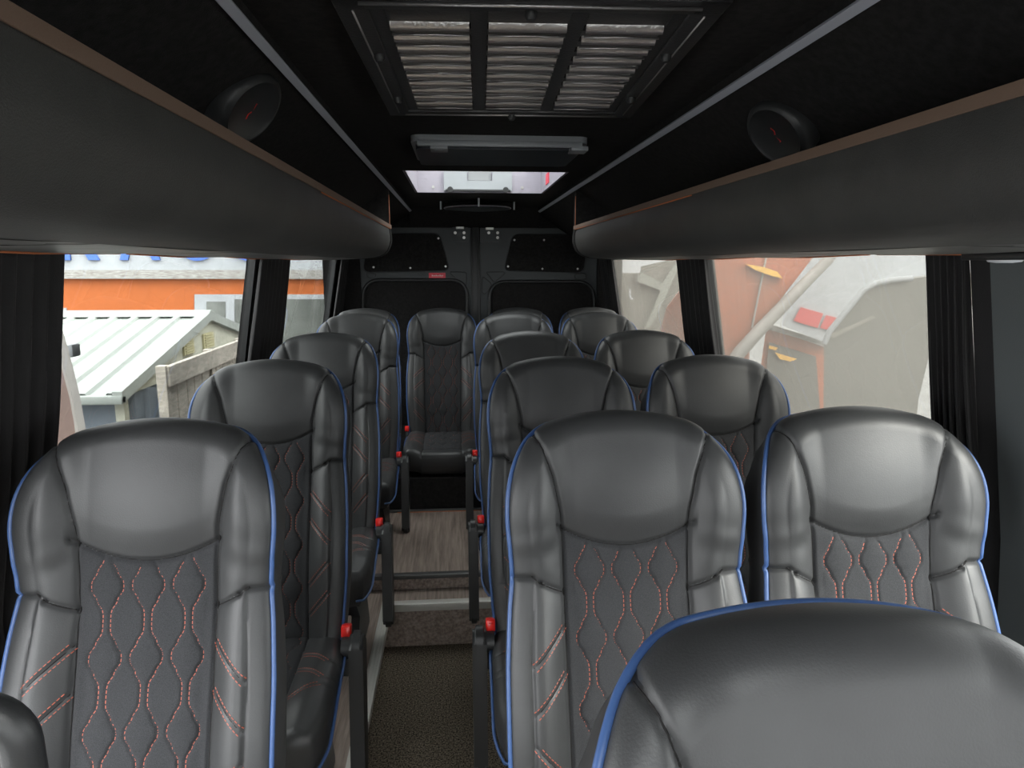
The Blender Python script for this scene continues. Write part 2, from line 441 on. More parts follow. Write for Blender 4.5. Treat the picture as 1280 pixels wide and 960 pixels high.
def cush_z(x, y):
    ax = abs(x); z = ZC
    t = -y
    z += .018*sm((ax-.10)/.07)*(1-.6*sm((ax-.17)/.05)) - .012*sm((t-.30)/.12)
    q = abs(ax-.115); z -= groove(q, .004, .006)+groove(q, .014, .003)
    q = abs(t-.385)
    if ax < .115: z -= groove(q, .004, .006)
    if ax < .113 and t < .38:
        for cx in COLS:
            h = hexw(t, .03); z -= groove(abs(abs(x-cx)-h), .0028, .0028)
            if abs(x-cx) < h: z += .004*(1-((x-cx)/h)**2)*sm((h-.006)/.02)
    if ax > .115:
        for a, b in K_LINES: z -= groove(seg_dist(ax, t, a, b), .0028, .003)
    return z
K_LINES = [((.118,.10),(.195,.15)), ((.118,.17),(.195,.22)), ((.118,.30),(.195,.25))]
def cush_surf(x, y): return (x, y, cush_z(x, y))
def make_cushion():
    mb = MB(); NU = 90; NV = 90; R = .036
    P = []
    for j in range(NV+1):
        t = -.03+.435*j/NV; w = smlerp(t, [(-.03,.180),(.15,.194),(.34,.196),(.405,.186)])
        P.append([((-1+2*i/NU)*w, -(t+.018*(1-(-1+2*i/NU)**2)*sm((t-.1)/.3))) for i in range(NU+1)])
    vs = [cush_surf(x, y) for r in P for x, y in r]; nc = NU+1; fs = []; ms = []
    for j in range(NV):
        for i in range(NU):
            cx = (P[j][i][0]+P[j+1][i+1][0])/2; cy = (P[j][i][1]+P[j+1][i+1][1])/2
            fs.append((j*nc+i, j*nc+i+1, (j+1)*nc+i+1, (j+1)*nc+i)); ms.append(2 if abs(cx) < .115 and -cy < .385 else 0)
    bd = [(j, 0) for j in range(NV+1)]+[(NV, i) for i in range(1, NU)]+[(j, NU) for j in range(NV, -1, -1)]
    B2 = [P[j][i] for j, i in bd]; n = len(bd); nrm = []
    for k in range(n):
        a = B2[max(0, k-1)]; b = B2[min(n-1, k+1)]; dx, dy = b[0]-a[0], b[1]-a[1]; l = sqrt(dx*dx+dy*dy) or 1
        nrm.append((dy/l, -dx/l))
    for _ in range(30): nrm = [nrm[0]]+[((nrm[k-1][0]+nrm[k][0]*2+nrm[k+1][0])/4, (nrm[k-1][1]+nrm[k][1]*2+nrm[k+1][1])/4) for k in range(1, n-1)]+[nrm[-1]]
    nrm = [(a/sqrt(a*a+b*b), b/sqrt(a*a+b*b)) for a, b in nrm]
    rings = [[j*nc+i for j, i in bd]]; pipe = []
    for q in range(1, 7):
        ph = radians(92)*q/6; ring = []
        for k in range(n):
            x, y = B2[k]; nx, ny = nrm[k]
            p = (x+nx*R*sin(ph), y+ny*R*sin(ph), cush_z(x, y)-R*(1-cos(ph)))
            ring.append(len(vs)); vs.append(p)
            if q == 6: pipe.append((p, nx, ny))
        rings.append(ring)
    for off, dz in ((.001,-.035),(-.006,-.07),(-.022,-.098),(-.05,-.104)):
        ring = []
        for p, nx, ny in pipe: ring.append(len(vs)); vs.append((p[0]+nx*off, p[1]+ny*off, p[2]+dz))
        rings.append(ring)
    for r in range(len(rings)-1):
        a, b = rings[r], rings[r+1]
        for k in range(n-1): fs.append((a[k], a[k+1], b[k+1], b[k])); ms.append(0)
    last = rings[-1]
    for k in range(n//2-1): fs.append((last[k], last[k+1], last[n-2-k], last[n-1-k])); ms.append(0)
    lowl = [r[0] for r in rings[::-1]]; lowr = [r[-1] for r in rings]
    fs.append(tuple(lowl[:-1]+[i for i in range(NU+1)]+lowr[1:])); ms.append(0)
    mb.v = vs; mb.f = fs; mb.m = ms
    for cx in COLS:
        for sg in (-1, 1): dashes(mb, cush_surf, [(cx+sg*hexw(k*.005, .03), -k*.005) for k in range(0, 76)])
    for (a, b) in K_LINES:
        dx, ds = b[0]-a[0], b[1]-a[1]; l = sqrt(dx*dx+ds*ds); nx, ns = -ds/l*.0062, dx/l*.0062
        for sg in (-1, 1):
            for e in (-1, 1): dashes(mb, cush_surf, [(sg*(a[0]+dx*t/8+nx*e), -(a[1]+ds*t/8+ns*e)) for t in range(9)])
    # piping: runs over the side from the back, dipping towards the front corner
    pps = []
    for half in (range(0, NV+4), range(n-1, n-NV-5, -1)):
        half = list(half); L = len(half)
        pps.append([Vector((pipe[k][0][0]+pipe[k][1]*.004, pipe[k][0][1]+pipe[k][2]*.004, pipe[k][0][2]+.004-.07*sm((q/L-.3)/.7))) for q, k in enumerate(half)][::3])
    return mb, pps

def capsule_plate(mb, p0, p1, r, x0, x1, seg=10):
    """rounded bar in the y-z plane between p0 and p1 (y,z), from x0 to x1, edges eased"""
    (ya, za), (yb, zb) = p0, p1; a = math.atan2(zb-za, yb-ya)
    bm = bmesh.new(); vs = []
    for k in range(seg+1): t = a+pi/2+pi*k/seg; vs.append((ya+cos(t)*r, za+sin(t)*r))
    for k in range(seg+1): t = a-pi/2+pi*k/seg; vs.append((yb+cos(t)*r*.86, zb+sin(t)*r*.86))
    lo = [bm.verts.new((x0, y, z)) for y, z in vs]; hi = [bm.verts.new((x1, y, z)) for y, z in vs]
    n = len(vs); bm.faces.new(lo); bm.faces.new(hi[::-1])
    for k in range(n): bm.faces.new((lo[k], hi[k], hi[(k+1) % n], lo[(k+1) % n]))
    ed = [e for e in bm.edges if abs(e.verts[0].co.x-e.verts[1].co.x) < 1e-6]
    bmesh.ops.bevel(bm, geom=ed, offset=.010, segments=3, affect='EDGES')
    mb.bm(bm)

bk_mb, bk_pipe = make_backrest()
cu_mb, cu_pipes = make_cushion()
PROTO = {}
def make_seat(arm):
    root = thing('coach_seat', 'seat', 'seat')
    if not PROTO:
        b = bk_mb.build('backrest', [LEATHER, STITCH, INSERT, SHELLM, BLACKF], root, smooth=50)
        p = MB().tube(bk_pipe, .0046, 8).build('piping', PIPING, b, smooth=180); p['label'] = 'blue piping around the backrest edge'
        c = cu_mb.build('cushion', [LEATHER, STITCH, INSERT], root, smooth=50)
        for pp in cu_pipes:
            q = MB().tube(pp, .0044, 8).build('piping', PIPING, c, smooth=180); q['label'] = 'blue piping along the cushion side'
        pan = MB().box(-.19, .19, -.40, .05, .290, .332, b=.012).build('seat_pan', PLASTIC, root, smooth=40)
        l = MB()
        for sx in (-1, 1):
            l = MB(); x = sx*.15
            l.prism([(x-.016, -.33, .292), (x-.016, .02, .292), (x-.016, -.02, .16), (x-.016, .03, .02), (x-.016, .03, 0), (x-.016, -.34, 0), (x-.016, -.34, .02), (x-.016, -.22, .16)], (.032, 0, 0))
            l.build('leg', PLASTIC, root)
        cb = MB().tube([(-.15,-.18,.16), (.15,-.18,.16)], .014, 10).build('crossbar', PLASTIC, root, smooth=50)
        PROTO['shared'] = [b, c, pan, cb]+[o for o in root.children if o.name.startswith('leg')]
    else:
        for o in PROTO['shared']: copy_tree(o, root)
    sd = arm if arm else -1          # buckle side
    if arm:
        a = MB(); x = arm*.262
        capsule_plate(a, (-.055, .435), (-.105, .085), .040, x-.020, x+.020)
        a = a.build('armrest', PLASTIC, root, smooth=35)
        MB().disc((x-arm*.020, -.06, .43), (-arm, 0, 0), .030, .022, 24).build('hinge', PLASTIC, a, smooth=40)
    k = MB().box(-.010, .010, -.012, .012, -.11, .005, b=.004).build('buckle', PLASTIC, root, smooth=50, loc=(sd*.229, -.035, ZC+.015))
    k.rotation_euler = (radians(-12), 0, 0)
    r = MB().box(-.0135, .0135, -.016, .016, .0, .034, b=.004)
    r.box(-.009, .009, -.0175, -.015, .006, .026, b=.001)
    r = r.build('release_button', RED, k, smooth=50); r['label'] = 'red release button'
    # belt on the other side
    bs = MB(); x = -sd*.224
    path = [(x*.86, .20, ZC+.50), (x*1.02, .15, ZC+.40), (x*1.04, .085, ZC+.24), (x*1.045, .02, ZC+.08), (x*1.02, -.01, ZC-.02), (x*1.0, -.02, ZC-.12)]
    g = []
    for k_ in range(len(path)-1):
        for q in range(6):
            f = q/6; p = Vector(path[k_]).lerp(Vector(path[k_+1]), f); g.append(p)
    g.append(Vector(path[-1]))
    rows = [[p+Vector((0, -.023, .004)), p+Vector((0, .023, -.004)), p+Vector((.0022*sd, .023, -.004)), p+Vector((.0022*sd, -.023, .004)), p+Vector((0, -.023, .004))] for p in g]
    bs.sheet(rows).build('seat_belt', WEB, root, smooth=40)
    return root
PR = make_seat(-1)                    # armrest on the image-left side (right-hand aisle column)
PROTO['R'] = PR
PL = make_seat(1); PN = make_seat(0)

XL, XA, XW = -.69, .180, .668
seats = []
def put(proto, used, X, Ycrown, label, group, dz=0):
    o = proto if not used.get(proto.name) else copy_tree(proto)
    used[proto.name] = True
    o.location = (X, Ycrown-.262, dz); o['label'] = label; o['group'] = group
    return o
U = {}
GR = 'black leather coach seats'
put(PR, U, at(1040, 738, Y=.54).x-.022, .525, 'nearest black leather seat with blue piping, cropped by the lower right corner', GR)
for i, (yc, dz) in enumerate(((1.315,0),(2.12,0),(2.95,0),(3.90,.013))):
    nm = ['first', 'second', 'third', 'fourth'][i]
    put(PL, U, XL, yc, ['leftmost black leather seat nearest the camera, with red hexagon stitching, by the left curtain',
        'second seat back in the single column along the left windows, behind the leftmost seat',
        'third seat back along the left windows, beside the left curtained pillar',
        'fourth seat back along the left windows, just in front of the rear bench row'][i], GR, dz)
    put(PR, U, XA, yc, ['aisle seat right of the aisle whose whole stitched headrest shows, directly behind the nearest seat',
        'second seat back in the column right of the aisle, behind the fully shown aisle seat',
        'third seat back in the column right of the aisle',
        'fourth seat back in the column right of the aisle, in front of the rear row'][i], GR, dz)
    put(PN, U, XW, yc, ['window seat on the right beside the near curtain, level with the front stitched aisle seat',
        'second window seat back on the right, under the large hazy window',
        'third window seat back on the right, beside the right pillar curtain',
        'fourth window seat back on the right, below the small rear window'][i], GR, dz)
for X, lb in ((-.735,'rear row seat at the left end, half hidden behind the left column'), (-.236,'rear row seat facing straight down the aisle, its quilted back and cushion in full view'),
              (.262,'rear row seat right of the aisle, only its dark top showing'), (.755,'rear row seat in the right rear corner, only its top left showing')):
    put(PN, U, X, 4.55, lb, GR, 0)

# ------------------------------------------------------------------ the bus shell
def wx(z):      # inner half width of the side wall at height z
    return smlerp(z, [(-.2,1.10),(.80,1.115)]) if z < .80 else lerp(z, [(.80,1.115),(1.56,.985),(2.0,.95)])
YF, YB = -2.3, 5.24
def wallpiece(mb, sd, y0, y1, z0, z1, T=.05, inset=0, mi=0):
    zs = [z0+(z1-z0)*k/6 for k in range(7)]
    poly = [(sd*(wx(z)-inset), y0, z) for z in zs]+[(sd*(wx(z)-inset+T), y0, z) for z in zs[::-1]]
    mb.prism(poly, (0, y1-y0, 0), mi)
ZS, ZT = .84, 1.56
WIN = {-1: [(1.02,3.08),(3.30,5.06)], 1: [(-.25,1.12),(1.37,3.08),(3.30,5.06)]}
def side_wall(sd, name, y0, door=None):
    mb = MB()
    wallpiece(mb, sd, y0, YB, -.2, ZS); wallpiece(mb, sd, y0, YB, ZT, 1.97)
    ys = y0
    for a, b in WIN[sd]: wallpiece(mb, sd, ys, a, ZS, ZT); ys = b
    wallpiece(mb, sd, ys, YB, ZS, ZT)
    return struct(mb.build(name, BLACKF, smooth=30))
side_wall(-1, 'wall_left', .93); side_wall(1, 'wall_right', -.35)
# cab region: low belt and header on both sides (door opening on the left stays open)
mb = MB()
for sd in (-1, 1):
    wallpiece(mb, sd, YF, -.35, -.2, .75); wallpiece(mb, sd, YF, -.35, 1.62, 1.97); wallpiece(mb, sd, -.45, -.35, .75, 1.62)
wallpiece(mb, -1, -.35, .93, 1.80, 1.97)
struct(mb.build('wall_cab', BLACKF))
mb = MB(); mb.box(-1.1, 1.1, YF-.05, YF, -.2, .75); mb.box(-1.1, 1.1, YF-.05, YF, 1.85, 1.97)
struct(mb.build('wall_front', BLACKF))
wn = 0
for sd in (-1, 1):
    for k, (a, b) in enumerate(WIN[sd]):
        wn += 1
        g = MB(); wallpiece(g, sd, a, b, ZS, ZT, T=.006, inset=-.03)
        g = struct(g.build('window_%d' % wn, GLASS_L if sd < 0 else (GLASS_C if k == 0 else GLASS_R))); 
        f = MB()
        for (y0, y1, z0, z1) in ((a, b, ZS, ZS+.02), (a, b, ZT-.02, ZT), (a, a+.02, ZS, ZT), (b-.02, b, ZS, ZT)):
            wallpiece(f, sd, y0, y1, z0, z1, T=.03, inset=-.006)
        f.build('window_frame', PLASTIC, g)
wn += 1
g = MB().prism([(-1.05, YF-.3, .75), (1.05, YF-.3, .75), (1.0, YF+.05, 1.85), (-1.0, YF+.05, 1.85)], (0, -.006, 0)).build('window_%d' % wn, GLASS_C); struct(g)
# floors
ipt = at(489, 757, Z=0); opt_ = at(478, 757, Z=0)
XI, XO = ipt.x, opt_.x          # sill inner / outer edge on the left
YSTEP = ipt.y
XR = .02
mb = MB().box(-1.1, 1.1, YF, YB, -.26, -.2)
struct(mb.build('floor', CARPET))
mb = MB().box(-1.1, XO, .93, YSTEP+.0, -.2, 0).box(XR, 1.1, -.35, YSTEP, -.2, 0)
mb.box(-1.1, 1.1, YSTEP, 3.0, -.2, 0).box(-1.1, 1.1, 3.0, YB, -.2, .07)
struct(mb.build('floor_platform', WOOD))
box_y = at(550, 638, Z=.07).y
mb = MB().box(-1.1, 1.1, box_y, YB, .07, .27)
struct(mb.build('trim_rear_box', BLACKF))
mb = MB(); mb.box(XO-.004, XI, .93, YSTEP, -.03, .004, b=.002)
for k in range(3): mb.box(XO+.004+k*.012, XO+.009+k*.012, .94, YSTEP-.01, .003, .006)
tag(mb.build('sill_strip', ALU, smooth=40), 'long ribbed aluminium edge strip beside the carpeted aisle, left side', 'edge strip')
mb = MB(); mb.box(XO-.004, XR+.2, YSTEP-.005, YSTEP+.035, -.03, .005, b=.002)
tag(mb.build('step_nosing', ALU, smooth=40), 'pale metal nosing across the aisle above the carpet', 'step nosing')
mb = MB(); mb.box(-.6, .2, 2.985, 3.02, .055, .076, b=.003)
tag(mb.build('step_nosing', ALUD, smooth=40), 'thin dark nosing across the aisle on the second wooden step', 'step nosing')
mb = MB(); mb.box(-.6, .25, box_y-.02, box_y+.01, .068, .082, b=.003)
tag(mb.build('step_nosing', ALUD, smooth=40), 'dark metal nosing at the foot of the rear row', 'step nosing')
mb = MB(); mb.box(-.5, .2, box_y-.024, box_y-.018, .070, .074)  # orange bar drawn in for a reflection at the box foot
tag(mb.build('reflection_line', ORANGEP), 'thin orange reflection line drawn along the foot of the rear row', 'reflection line')

# ceiling with an opening for the rooflight
HX0, HX1, HY0, HY1 = -.36, .36, 3.05, 3.97
ZCEIL = 1.895
LX, LZ = .455, 1.87            # strip line
mb = MB()
FY0, FY1 = -1.05, -.15  # second roof opening, unseen, added to light the seat tops
for (x0, x1, y0, y1) in ((-.47,.47,YF,FY0),(-.47,HX0,FY0,FY1),(HX1,.47,FY0,FY1),(-.47,.47,FY1,HY0),(-.47,HX0,HY0,HY1),(HX1,.47,HY0,HY1),(-.47,.47,HY1,4.95)):
    mb.box(x0, x1, y0, y1, ZCEIL, ZCEIL+.03)
mb.prism([(-.47,4.95,ZCEIL),(-.47,5.20,1.765),(-.47,5.26,1.765),(-.47,5.26,ZCEIL+.03),(-.47,4.95,ZCEIL+.03)], (.94,0,0))
for sd in (-1, 1):
    mb.prism([(sd*.452, YF, LZ+.006), (sd*.475, YF, LZ-.004), (sd*1.0, YF, 1.53), (sd*1.02, YF, 1.58), (sd*.47, YF, LZ+.06), (sd*.452, YF, LZ+.04)], (0, YB-YF+.01, 0))
struct(mb.build('ceiling', BLACKF))
mb = MB().box(-1.1, HX0, YF-.1, 5.35, 2.06, 2.10).box(HX1, 1.1, YF-.1, 5.35, 2.06, 2.10).box(HX0, HX1, YF-.1, FY0, 2.06, 2.10).box(HX0, HX1, FY1, HY0, 2.06, 2.10).box(HX0, HX1, HY1, 5.35, 2.06, 2.10)
struct(mb.build('roof', BODYW))

for sd in (-1, 1):
    mb = MB(); mb.box(-.0085, .0085, -.9, 4.95, -.004, .004, b=.001)
    o = mb.build('light_strip', STRIP, loc=(sd*LX, 0, LZ-.002)); o.rotation_euler = (0, sd*radians(30), 0)
    tag(o, 'slim grey strip running along the ceiling above the %s overhead shelf' % ('left' if sd < 0 else 'right'), 'light strip', 'ceiling strips')

# overhead shelves
def shelf(sd, nm):
    root = thing('overhead_shelf', 'long dark padded overhead shelf above the %s windows' % nm, 'overhead shelf', (0, 0, 1.5), 'overhead shelves')
    prof = [(.456,.185),(.452,.16),(.449,.135),(.449,.112),(.455,.088),(.466,.064),(.482,.048),(.502,.038),(.53,.031),(.57,.027),(.63,.025),(.70,.024)]
    y0, y1 = -.35, 3.50
    mb = MB(); ys = [y0, 1.0, 2.0, 3.0, 3.25, 3.38, 3.44, 3.48, 3.50]; grid = []
    for y in ys:
        k = 0 if y < 3.3 else (y-3.3)/.2
        rr = .03*(1-sqrt(max(0, 1-k*k)))
        grid.append([(sd*(x+rr), y, z+rr*.4*(1-j/len(prof))) for j, (x, z) in enumerate(prof)])
    outer = grid
    mb.sheet(outer)
    # inner face of the tray
    inner = [[(sd*(.474), y, .185), (sd*.47, y, .12), (sd*.50, y, .07), (sd*.60, y, .045), (sd*.86, y, .042)] for y in (y0, y1)]
    mb.sheet(inner)
    mb.sheet([[(sd*.70, y, .024), (sd*.86, y, .042)] for y in (y0, y1)])
    mb.sheet([[(sd*.456, y, .185), (sd*.474, y, .185)] for y in (y0, y1)])
    body = mb.build('body', SHELFM, root, smooth=60)
    # rear end panel closing the tray up to the ceiling
    pr = [(sd*(x+.004), 3.44, z) for x, z in prof]+[(sd*.86, 3.44, .04), (sd*.82, 3.44, .11), (sd*.475, 3.44, .355), (sd*.46, 3.44, .355)]
    ep = MB().prism(pr, (0, .055, 0)).build('end_panel', BLACKF, root)
    # brown lip band and orange piping
    lp = MB().box(0, .0035, y0, 3.44, .170, .187, b=.001)
    lp = lp.build('lip_band', SHELFLIP, root, loc=(sd*.452-(.0035 if sd > 0 else 0), 0, 0)); lp['label'] = 'brown band along the shelf lip'
    pp = MB().tube([(sd*.450, 1.7, .168), (sd*.450, 3.40, .168), (sd*.455, 3.432, .172), (sd*.457, 3.436, .20), (sd*.457, 3.436, .33)], .0015, 6).build('piping', ORANGEP, root, smooth=180)
    pp['label'] = 'thin orange piping'
    # underside panels
    n = 6
    for k in range(n):
        a = y0+.02+k*(3.85-.0)/n; b = a+3.85/n-.03; b = min(b, 3.49)
        g = []
        for j in range(9):
            u = j/8; y = a+(b-a)*u; bow = .005*sin(pi*u)
            g.append([(sd*.60, y, .026-bow*.3), (sd*.68, y, .024-bow*.8), (sd*.80, y, .023-bow), (sd*.88, y, .024-bow*.4), (sd*.912, y, .030)])
        u_ = MB().sheet(g).build('underside_panel', UNDER, root, smooth=60)
        t = MB().tube([(sd*.86, a, .0225), (sd*.86, (a+b)/2, .0185), (sd*.86, b, .0225)], .0022, 6).build('piping', ORANGEP, u_, smooth=180)
    return root
shelf(-1, 'left'); shelf(1, 'right')
rs = [o for o in C.objects if o.name == 'overhead_shelf.001'][0]
rlx = MB().box(-.04, .04, -.12, .12, -.003, .010, b=.003).build('reading_light', PLASTIC, rs, smooth=50, loc=(.86, 1.12, .010))
for yy in (-.06, .06): MB().lathe((0, yy, -.003), (0, 0, -1), [(.028,0),(.026,.003),(.012,.005)], 20).build('lens', LAMPW, rlx, smooth=50)

# speakers on the sloping panels
def speaker(sd, c, lb):
    n = Vector((-sd*.37, -.0, -.53)).normalized()
    n = Vector((-sd*.74, -.20, -.62)).normalized()
    r = thing('speaker', lb, 'speaker', c, 'round speakers')
    MB().lathe((0,0,0), n, [(.070,-.05),(.078,-.006),(.078,.018),(.074,.024),(.066,.027),(.060,.022)], 48).build('rim', PLASTIC, r, smooth=40)
    MB().lathe((0,0,0), n, [(.060,.010),(.059,.022),(.040,.016),(.038,.012),(.024,.010),(.022,.016),(.001,.016)], 48).build('grille', PILLAR, r, smooth=40)
    # small red emblem in the middle
    t1 = Vector((0,1,0)); t2 = n.cross(t1).normalized(); e = n*.0215
    def P(a, b): return e+t1*a+t2*b
    m = MB(); 
    for poly in ([(-.004,.016),(.006,.018),(.001,.002),(-.004,.016)], [(-.001,-.002),(.005,-.012),(-.002,-.020),(-.006,-.010),(-.001,-.002)]):
        m.tube([P(*p) for p in poly], .0009, 5)
    m.build('emblem', RED, r)['label'] = 'small red outline emblem'
# plane of the sloping panel: through strip (0.475, LZ-.004) to (1.0, 1.50)
def on_panel(px, py, sd):
    d = FWD + RGT*((px-640)/F_PX) + UPV*((480-py)/F_PX)
    p0 = Vector((sd*.475, 0, LZ-.004)); n = Vector((1.53-(LZ-.004), 0, -(sd*1.0-sd*.475)))
    return CAM + d*((p0-CAM).dot(n)/d.dot(n))
pl_, pr_ = on_panel(305, 130, -1), on_panel(978, 162, 1)
pl_ = CAM+(pl_-CAM)*.975; pr_ = CAM+(pr_-CAM)*.975
speaker(-1, pl_, 'round black speaker in the slope above the left shelf, partly behind its lip')
speaker(1, pr_, 'round black speaker with red emblem in the slope above the right shelf')

# ------------------------------------------------------------------ ceiling fittings
# air-conditioning return grille
g0, g1 = 1.02, 1.70; gz = 1.86
gc = at(640, 139, Z=gz)
acr = thing('ceiling_grille', 'black louvred return grille with three columns of slots under the roof', 'grille', gc)
acr.rotation_euler = (radians(-1.9), 0, radians(-1.8))
g0, g1 = -.60, 0.0
mb = MB()
W2, Wi = .275, .245
for (x0, x1, y0, y1) in ((-W2-.02,-Wi,g0-.05,g1+.04),(Wi,W2+.02,g0-.05,g1+.04),(-W2-.02,W2+.02,g0-.05,g0),(-W2-.02,W2+.02,g1,g1+.04)):
    mb.box(x0, x1, y0, y1, -.004, .037, b=.004)
mb.build('frame', FRAMEM, acr, smooth=40)
mb = MB().box(-Wi, Wi, g0, g1, .030, .036); mb.build('backing', BLACKF, acr)
mb = MB()
xs = [(-.222,-.092),(-.065,.065),(.092,.222)]
NS = 10
pitch = (g1-g0-.09)/NS
for (x0, x1) in ((-Wi,-.222),(-.092,-.065),(.065,.092),(.222,Wi)): mb.box(x0, x1, g0, g1, 0, .008, b=.002)
for k in range(NS+1):
    yy = g0+.045+k*pitch; ya = g0 if k == 0 else yy-.013; yb = g1 if k == NS else yy+.013
    for (x0, x1) in xs: mb.box(x0, x1, ya, yb, .001, .007)
mb.build('grille_plate', FRAMEM, acr, smooth=40)
for (x0, x1) in xs:
    for k in range(NS):
        y = g0+.045+(k+.5)*pitch
        m = MB(); prof = [(-.016,.003),(-.014,-.005),(-.010,-.009),(-.006,-.010),(-.005,-.008),(-.009,-.004),(-.012,.004)]
        m.prism([(x0+.002, y+a, b) for a, b in prof], (x1-x0-.004, 0, 0)); m.build('louvre', METAL, acr, smooth=50)
        MB().tube([(x0+.002, y+.015, -.008), (x1-.002, y+.015, -.008)], .0022, 8).build('louvre_bar', METAL, acr, smooth=180)
for (x, y) in ((-.257,-.40),(-.257,-.12),(.257,-.42),(.257,-.14),(0,-.602),(0,.02)):
    MB().lathe((x, y, -.004), (0,0,-1), [(.010,0),(.010,.006),(.006,.012),(.004,.012)], 16).build('knob', PLASTIC, acr, smooth=40)
for y, r_ in ((g0-.03,.003),(g1+.015,.002),):
    MB().tube([(-Wi-.01, y, -.006), (Wi+.01, y, -.006)], r_, 6).build('edge_bar', METAL, acr, smooth=180)
for x in (-.268, .268): MB().tube([(x, g0, -.006), (x, g1, -.006)], .0018, 6).build('edge_bar', METAL, acr, smooth=180)

# hinged lid
p0 = at(512, 174, Z=1.875); p1 = at(734, 181, Z=1.875)
lx0, lx1, ly = p0.x, p1.x, (p0.y+p1.y)/2
lid = thing('ceiling_hatch', 'grey rimmed black ceiling hatch lid with two hinge tabs behind the grille', 'ceiling hatch', ((lx0+lx1)/2, ly, 1.875))
hw = (lx1-lx0)/2
def rrect(w, y0, y1, r, z, seg=6):
    pts = []
    for cx, cy, a0 in ((w-r, y0+r, -90), (w-r, y1-r, 0), (-w+r, y1-r, 90), (-w+r, y0+r, 180)):
        for k in range(seg+1): a = radians(a0+90*k/seg); pts.append((cx+r*cos(a), cy+r*sin(a), z))
    return pts
MB().prism(rrect(hw, 0, .42, .03, .0), (0,0,.022)).build('rim', HATCHG, lid, smooth=30)
MB().box(-hw+.02, hw-.02, -.002, .012, -.014, .004, b=.003).build('rim_edge', HATCHG, lid, smooth=30)
lz = MB().prism(rrect(hw-.012, .045, .41, .03, -.016), (0,0,.018)).build('lid', HATCHL, lid, smooth=30)
for x in (-.32*hw/.28*.6-.0, .32*hw/.28*.6+.06):
    MB().box(x-.027, x+.027, .0, .075, -.022, -.008, b=.002).build('hinge_tab', HATCHG, lid, smooth=30)

# silver lined rooflight shaft
rl = thing('rooflight_shaft', 'silver lined rectangular rooflight recess with a latch plate', 'rooflight', (0, 0, ZCEIL))
mb = MB(); T = .012; H = .15
mb.box(HX0, HX1, HY1-T, HY1, 0, H).box(HX0, HX1, HY0, HY0+T, 0, H).box(HX0, HX0+T, HY0, HY1, 0, H).box(HX1-T, HX1, HY0, HY1, 0, H)
mb.build('liner', SILVER, rl)
MB().box(HX0, HX1, HY0, HY1, H, H+.01).build('roof_cover', GLASS_L, rl)
lp = MB(); lp.prism([(x, HY1-T-.022, z) for x, z in ((-.20,.010),(.18,.010),(.18,.115),(.07,.115),(.07,.062),(-.07,.062),(-.07,.115),(-.20,.115))], (0,.02,0))
lp = lp.build('latch_plate', HATCHG, rl)
MB().box(-.065, .065, HY1-T-.006, HY1-T, .066, .12).build('latch_notch_shade', GREYD, rl)  # darker plate puts the shade of the notch into colour
MB().box(-.19, .17, HY1-T-.030, HY1-T-.022, .004, .016, b=.002).build('latch_bar', PLASTIC, rl)
for x in (-.165, .145): MB().disc((x, HY1-T-.022, .014), (0,-1,0), .016, .01, 20).build('latch_knob', PLASTIC, rl)
for x in (-.26, .24): MB().disc((x, HY1-T, .03), (0,-1,0), .008, .004, 12).build('screw', SCREW, rl)
MB().box(HX1-T-.003, HX1-T, 3.62, 3.74, .02, .075).build('warning_label', REDBRAND, rl)['label'] = 'small red label on the right side'

rl_added = bpy.data.objects.new('trim_added_rooflight', None); C.objects.link(rl_added); rl_added.location = (0, 0, ZCEIL); struct(rl_added)  # added rooflight over the front, out of view, brightens the seat crowns
mb = MB(); mb.box(HX0, HX1, FY1-T, FY1, 0, H).box(HX0, HX1, FY0, FY0+T, 0, H).box(HX0, HX0+T, FY0, FY1, 0, H).box(HX1-T, HX1, FY0, FY1, 0, H)
mb.build('liner', SILVER, rl_added); MB().box(HX0, HX1, FY0, FY1, H, H+.01).build('roof_cover', GLASS_C, rl_added)
# round roof vent
dc = at(597, 262, Z=1.845)
vr = thing('roof_vent', 'thin round dark roof vent disc with bright rim near the rear doors', 'roof vent', (dc.x, dc.y, 1.845))
MB().lathe((0,0,.0), (0,0,1), [(.01,-.008),(.12,-.004),(.205,.004),(.215,.010),(.205,.016),(.01,.02)], 56).build('disc', HATCHL, vr, smooth=60)
MB().tube([(.214*cos(2*pi*k/48), .214*sin(2*pi*k/48), .008) for k in range(48)], .0032, 6, close=True).build('rim', SILVER, vr, smooth=180)  # pale rim colour stands in for the highlight on the disc edge
for k, (x, y) in enumerate(((-.235,0),(.235,0),(0,-.235))):
    MB().tube([(x,y,.0),(x,y,.05)], .006, 10).build('post', LAMPW, vr, smooth=60)
MB().tube([(-.235,0,.045),(.235,0,.045)], .003, 6).build('support_bar', PLASTIC, vr)

